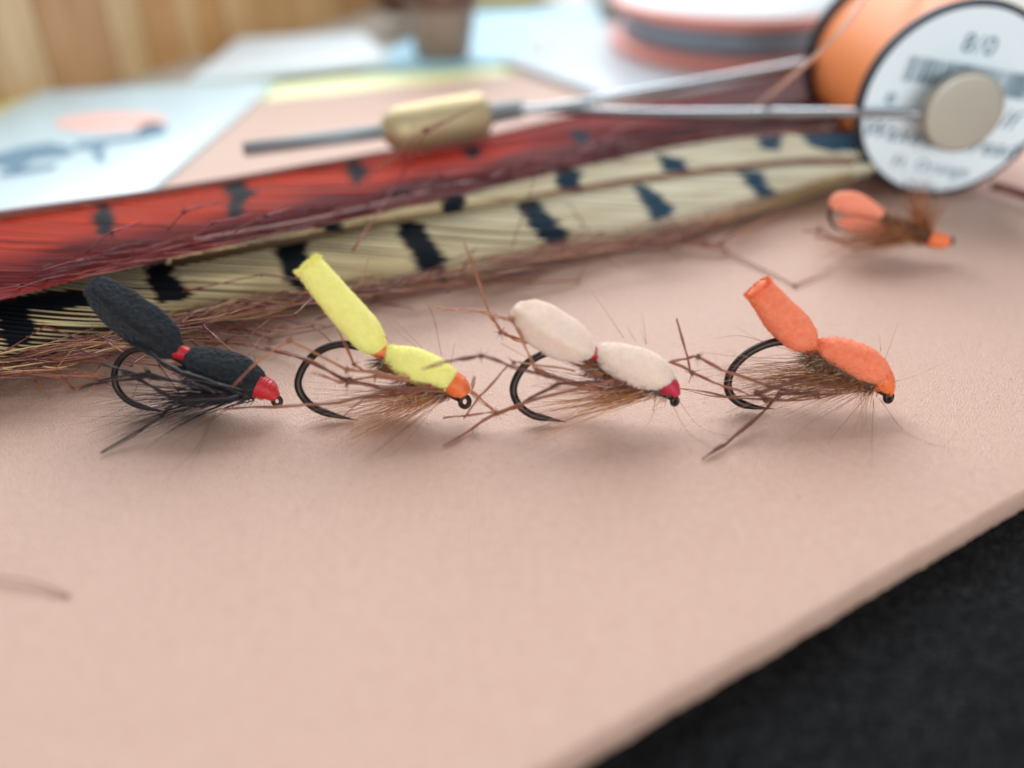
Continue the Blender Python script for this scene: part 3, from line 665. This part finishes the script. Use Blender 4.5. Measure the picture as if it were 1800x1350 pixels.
legs(fl, pl, [([(430, 688, .2), (340, 665, .22), (290, 640, .2), (250, 612, .15), (215, 600, .1)], [], .013), ([(400, 690, .15), (270, 662, .15), (200, 668, .1), (140, 684, .1)], [1], .010), ([(350, 682, .2), (260, 655, .2), (170, 670, .1)], [1], .009),
  ([(420, 700, .25), (310, 706, .3), (286, 732, .15), (176, 796, .1)], [1], .010), ([(380, 690, .2), (330, 672, .2), (240, 660, .15), (180, 640, .1)], [1], .011), ([(400, 694, .1), (300, 700, .1), (250, 668, .1), (212, 655, .1)], [1], .0095)], [(36, 20, 26), (48, 24, 28), (26, 20, 24)], 6)
hairs(fl, pl, [[(380, 712), (350, 780), (292, 842)], [(385, 712), (360, 770), (330, 830)], [(250, 660), (210, 722), (84, 756)], [(358, 690), (359, 726)], [(450, 640), (440, 600), (428, 580)], [(160, 500), (162, 560), (163, 610)]], (110, 84, 74), 2)

# 2 yellow fly
pl = Plane(640, 742); fl = empty('fly', pl.o, 'yellow foam fly with tall cut foam post and orange thread head', 'fishing fly', GRP)
hook(fl, pl, [(628, 609), (598, 605), (569, 613), (545, 630), (529, 654), (524, 678), (535, 701), (557, 719), (592, 731), (630, 739)], (817, 706, 10), 6.2, [(808, 700), (770, 682), (720, 655), (675, 625), (650, 613)])
foam('foam_tail', fl, pl, [(541, 465, 24), (552, 478, 26), (570, 500, 28), (600, 536, 30), (630, 571, 31), (652, 597, 27), (664, 611, 18), (670, 617, 12)], M['yellow_foam'], ex=2.3, depth=.95, cut=True, seed=11, fz=C3(246, 240, 140), nf=3200)
foam('foam_back', fl, pl, [(674, 619, 11), (684, 623, 18), (702, 631, 25), (730, 643, 31), (762, 656, 30), (785, 667, 24), (799, 675, 17)], M['yellow_foam'], ex=2.3, depth=.95, seed=12, fz=C3(240, 236, 140), nf=2200)
wrap('thread_band', fl, pl, [(659, 613, 15), (667, 617, 14), (676, 620, 14), (681, 622, 14)], M['thread_orange'])
wrap('thread_head', fl, pl, [(792, 671, 22.5), (798, 675, 23), (805, 680, 22), (812, 688, 18), (816, 695, 11)], M['thread_orange'])
body(fl, pl, [(675, 632, 8), (715, 654, 13), (790, 688, 12)], 13, DB + [(60, 44, 40), (190, 180, 170)])
hackle('hackle', fl, pl, (786, 684), R(158), .13, (90, 250), 100, OB, 14, d_sp=.3, r=.0034, up=.05)
hackle('wisps', fl, pl, (790, 692), R(150), .09, (110, 220), 55, OB, 114, d_sp=.35, r=.003, up=.1)
hackle('beard', fl, pl, (782, 682), R(172), .07, (120, 280), 50, DB, 15, d_sp=.25, r=.0038)
legs(fl, pl, [([(770, 682, .15), (670, 684, .2), (613, 669, .2), (551, 639, .15), (480, 614, .1), (430, 607, .05)], [2], .013), ([(720, 664, .15), (693, 662, .2), (610, 650, .2), (508, 598, .2), (457, 633, .25), (408, 680, .4)], [2, 3], .010),
  ([(780, 685, .1), (693, 688, .15), (598, 707, .2), (480, 716, .1), (386, 719, .05)], [1], .010), ([(690, 660, .1), (640, 652, .15), (622, 640, .1), (592, 577, 0)], [2], .007), ([(760, 676, .1), (660, 662, .1), (600, 672, .1), (545, 655, .1)], [1], .009),
  ([(740, 690, .2), (640, 700, .2), (600, 735, .1)], [], .004)], DB, 16)
hairs(fl, pl, [[(742, 612), (690, 560), (655, 535)], [(733, 610), (700, 585), (668, 545)], [(776, 624), (758, 545), (717, 494)], [(776, 626), (765, 570), (742, 508)], [(793, 640), (800, 600)], [(690, 604), (640, 560), (585, 520)], [(824, 690), (832, 660)], [(760, 720), (700, 790), (650, 815)]], (168, 110, 80), 17)

# 3 cream fly
pl = Plane(990, 748); fl = empty('fly', pl.o, 'cream white foam fly with crimson thread head', 'fishing fly', GRP)
hook(fl, pl, [(967, 619), (943, 628), (921, 644), (905, 671), (903, 692), (913, 713), (935, 729), (964, 736), (996, 742)], (1186, 705, 6), 6.2, [(1182, 698), (1140, 680), (1090, 655), (1040, 628), (1000, 617)])
foam('foam_tail', fl, pl, [(911, 546, 19), (924, 554, 32), (945, 567, 39), (972, 584, 40), (1000, 600, 38), (1024, 612, 27), (1036, 618, 16)], M['white_foam'], ex=6, rot=R(40), depth=1., d0=.05, seed=21, fz=C3(240, 228, 216), nf=2600)
foam('foam_back', fl, pl, [(1045, 620, 11), (1056, 622, 21), (1075, 630, 30), (1105, 641, 35), (1138, 652, 35), (1162, 664, 27), (1174, 672, 18)], M['white_foam'], ex=2.8, rot=R(40), depth=.95, seed=22, fz=C3(240, 228, 216), nf=2600)
wrap('thread_band', fl, pl, [(1031, 616, 17), (1039, 620, 14), (1046, 622, 14), (1051, 624, 15)], M['thread_red'])
wrap('thread_head', fl, pl, [(1164, 674, 18), (1172, 677, 20), (1180, 682, 17), (1186, 690, 11), (1188, 696, 8)], M['thread_crimson'])
body(fl, pl, [(1042, 640, 9), (1075, 655, 12), (1165, 688, 11)], 23, DB + [(60, 44, 40), (200, 190, 180)])
hackle('hackle', fl, pl, (1160, 686), R(164), .085, (110, 250), 120, OB, 24, d_sp=.28, r=.0034, up=.07)
hackle('beard', fl, pl, (1150, 684), R(178), .06, (90, 220), 60, DB, 25, d_sp=.25, r=.004)
legs(fl, pl, [([(1060, 660, .1), (962, 618, -.1), (912, 597, -.1), (880, 584, 0), (862, 553, 0), (842, 500, .05), (816, 424, .15)], [3], .009), ([(1060, 688, .15), (985, 668, .1), (945, 652, .1), (918, 598, .1), (899, 561, .1), (865, 553, .05), (815, 545, .05), (752, 541, 0)], [2, 4], .009),
  ([(1060, 684, .2), (960, 662, .2), (895, 642, .2), (845, 626, .25), (800, 632, .25), (742, 650, .35)], [3], .009), ([(1010, 652, .1), (940, 641, .1), (903, 637, .1)], [2], .0085), ([(1080, 670, .2), (985, 690, .2), (905, 714, .15), (874, 726, .05), (825, 757, .05), (778, 784, .05)], [3], .011),
  ([(890, 646, .1), (855, 685, .1), (835, 708, .05), (815, 735, .05)], [], .008), ([(834, 662, .15), (828, 690, .1), (874, 726, .05), (920, 716, .1)], [2], .008), ([(779, 736, .02), (840, 727, .03), (876, 727, .05)], [], .006), ([(1100, 672, .15), (1010, 672, .15), (978, 676, .2), (900, 720, .1)], [2], .009)], DB, 26)
hairs(fl, pl, [[(1096, 594), (1060, 540), (1027, 495)], [(1117, 600), (1108, 584), (1101, 571)], [(1136, 606), (1130, 590), (1127, 576)], [(1136, 606), (1132, 570), (1128, 550)], [(944, 533), (915, 510)], [(930, 540), (916, 525)], [(1190, 700), (1230, 750), (1290, 770)], [(1182, 712), (1212, 762), (1270, 795)], [(1152, 700), (1145, 735), (1125, 760)], [(1172, 690), (1168, 715), (1155, 718)], [(880, 603), (920, 625), (950, 640)]], (170, 110, 78), 27)

# 4 orange fly
pl = Plane(1370, 726); fl = empty('fly', pl.o, 'orange foam fly with dense brown hackle, next to the cream fly', 'fishing fly', GRP)
hook(fl, pl, [(1378, 600), (1348, 605), (1318, 619), (1294, 640), (1281, 664), (1281, 688), (1297, 706), (1324, 715), (1362, 719)], (1562, 698, 8), 6.6, [(1556, 690), (1520, 670), (1480, 645), (1440, 618), (1405, 604)])
foam('foam_tail', fl, pl, [(1332, 506, 24), (1340, 516, 26), (1354, 533, 28.5), (1376, 560, 32), (1398, 582, 32), (1415, 598, 25), (1426, 608, 15), (1431, 611, 10)], M['orange_foam'], ex=2.4, depth=.95, cut=True, seed=31, fz=C3(250, 140, 90), nf=3400)
foam('foam_back', fl, pl, [(1434, 609, 10), (1442, 611, 17), (1462, 617, 24), (1490, 627, 29), (1518, 640, 31), (1540, 654, 25), (1552, 664, 17)], M['orange_foam'], ex=2.4, depth=.95, seed=32, fz=C3(248, 140, 100), nf=2400)
wrap('thread_band', fl, pl, [(1424, 608, 14), (1431, 611, 12), (1438, 612, 13)], M['thread_orange'])
foam('thread_head', fl, pl, [(1540, 660, 20), (1548, 667, 22), (1556, 676, 19), (1561, 686, 13), (1563, 692, 8)], M['thread_orange'], ex=2., seed=33, fz=C3(250, 150, 90), nf=900, disp=.01)
body(fl, pl, [(1425, 625, 10), (1460, 640, 15), (1535, 674, 14)], 33, DB + [(190, 178, 150), (170, 156, 120)])
hackle('hackle', fl, pl, (1528, 668), R(174), .07, (120, 240), 165, OB + DB + [(206, 166, 116), (214, 180, 134)], 34, d_sp=.25, r=.0046, up=.0, sc=(42, 9))
hackle('beard', fl, pl, (1535, 676), R(166), .16, (70, 180), 80, DB + OB, 35, d_sp=.35, r=.003)
hackle('throat', fl, pl, (1540, 678), R(120), .35, (40, 100), 26, OB, 36, d_sp=.3, r=.0026)
legs(fl, pl, [([(1440, 700, .1), (1350, 678, .15), (1273, 653, .15), (1227, 627, .15), (1204, 630, .1), (1178, 637, .1), (1217, 655, .1), (1273, 680, .15), (1318, 694, .2), (1363, 697, .2)], [3, 6], .010),
  ([(1189, 560, .1), (1204, 612, .1), (1214, 656, .1)], [], .006), ([(1440, 690, .2), (1370, 694, .2), (1363, 700, .2), (1342, 724, .15), (1273, 782, .1), (1234, 808, .1)], [1], .011), ([(1480, 690, .1), (1380, 705, .1), (1277, 697, .02), (1195, 684, .02)], [], .008),
  ([(1470, 680, .15), (1400, 672, .2), (1330, 690, .2), (1345, 704, .2), (1380, 702, .2)], [2, 3], .010)], DB, 37)
hairs(fl, pl, [[(1545, 660), (1560, 620), (1580, 565)], [(1548, 618), (1546, 590)], [(1560, 674), (1610, 660), (1660, 638)], [(1535, 705), (1533, 760), (1531, 830)], [(1545, 700), (1600, 765), (1700, 796)], [(1550, 705), (1580, 750), (1600, 770)], [(1420, 625), (1360, 625), (1300, 640)], [(1340, 600), (1300, 590), (1255, 595)], [(1400, 620), (1340, 600), (1290, 572)], [(1535, 700), (1538, 732)], [(1520, 700), (1470, 760), (1455, 780)], [(1500, 700), (1440, 735), (1415, 750)]], (160, 104, 76), 38)

M['faded_foam'] = mat('pale_orange_foam', C3(246, 150, 120), rough=.8, sss=.4, sssr=.1)
# 5 upturned orange fly at the back
pl = Plane(1560, 462); fl = empty('fly', pl.o, 'upturned orange foam fly with fanned hackle, beside the thread spool', 'fishing fly')
foam('foam_tail', fl, pl, [(1464, 360, 11), (1477, 355, 18), (1500, 358, 20), (1525, 367, 16), (1545, 378, 12)], M['faded_foam'], seed=41, depth=.8)
foam('foam_back', fl, pl, [(1476, 390, 7), (1500, 394, 13), (1530, 399, 12), (1556, 404, 7)], M['faded_foam'], seed=42, depth=.8)
hook(fl, pl, [(1520, 372), (1490, 362), (1468, 362), (1458, 378), (1466, 398), (1490, 410)], (1672, 424, 6), 3.2, [(1665, 424), (1640, 418), (1600, 400), (1560, 384)])
wrap('thread_head', fl, pl, [(1630, 418, 14), (1645, 422, 15), (1660, 424, 13), (1668, 425, 8)], M['thread_orange'])
body(fl, pl, [(1560, 388, 6), (1600, 404, 9), (1635, 418, 9)], 43, DB)
hackle('hackle', fl, pl, (1632, 414), R(178), .17, (70, 200), 240, DB + OB, 44, d_sp=.5, r=.005)
hackle('fanned_hackle', fl, pl, (1634, 410), R(262), .5, (40, 110), 170, OB + DB, 45, d_sp=.4, r=.005)
legs(fl, pl, [([(1600, 420), (1500, 440), (1440, 405), (1410, 408)], [2], .012), ([(1590, 430), (1500, 425), (1430, 415)], [1], .012)], DB, 46)

# loose quill fibre at the lower left of the sheet
mb = MB(); tube(mb, spline([G(-60, 1012, .02), G(0, 1014, .03), G(60, 1022, .03), G(122, 1046, .012)], 6), .012, 6, col=C3(176, 140, 124), flat=.5)
tag(mb.build('loose_fibre', M['fibre']), 'short pale brown fibre lying alone on the bare front part of the pink sheet', 'fibre')
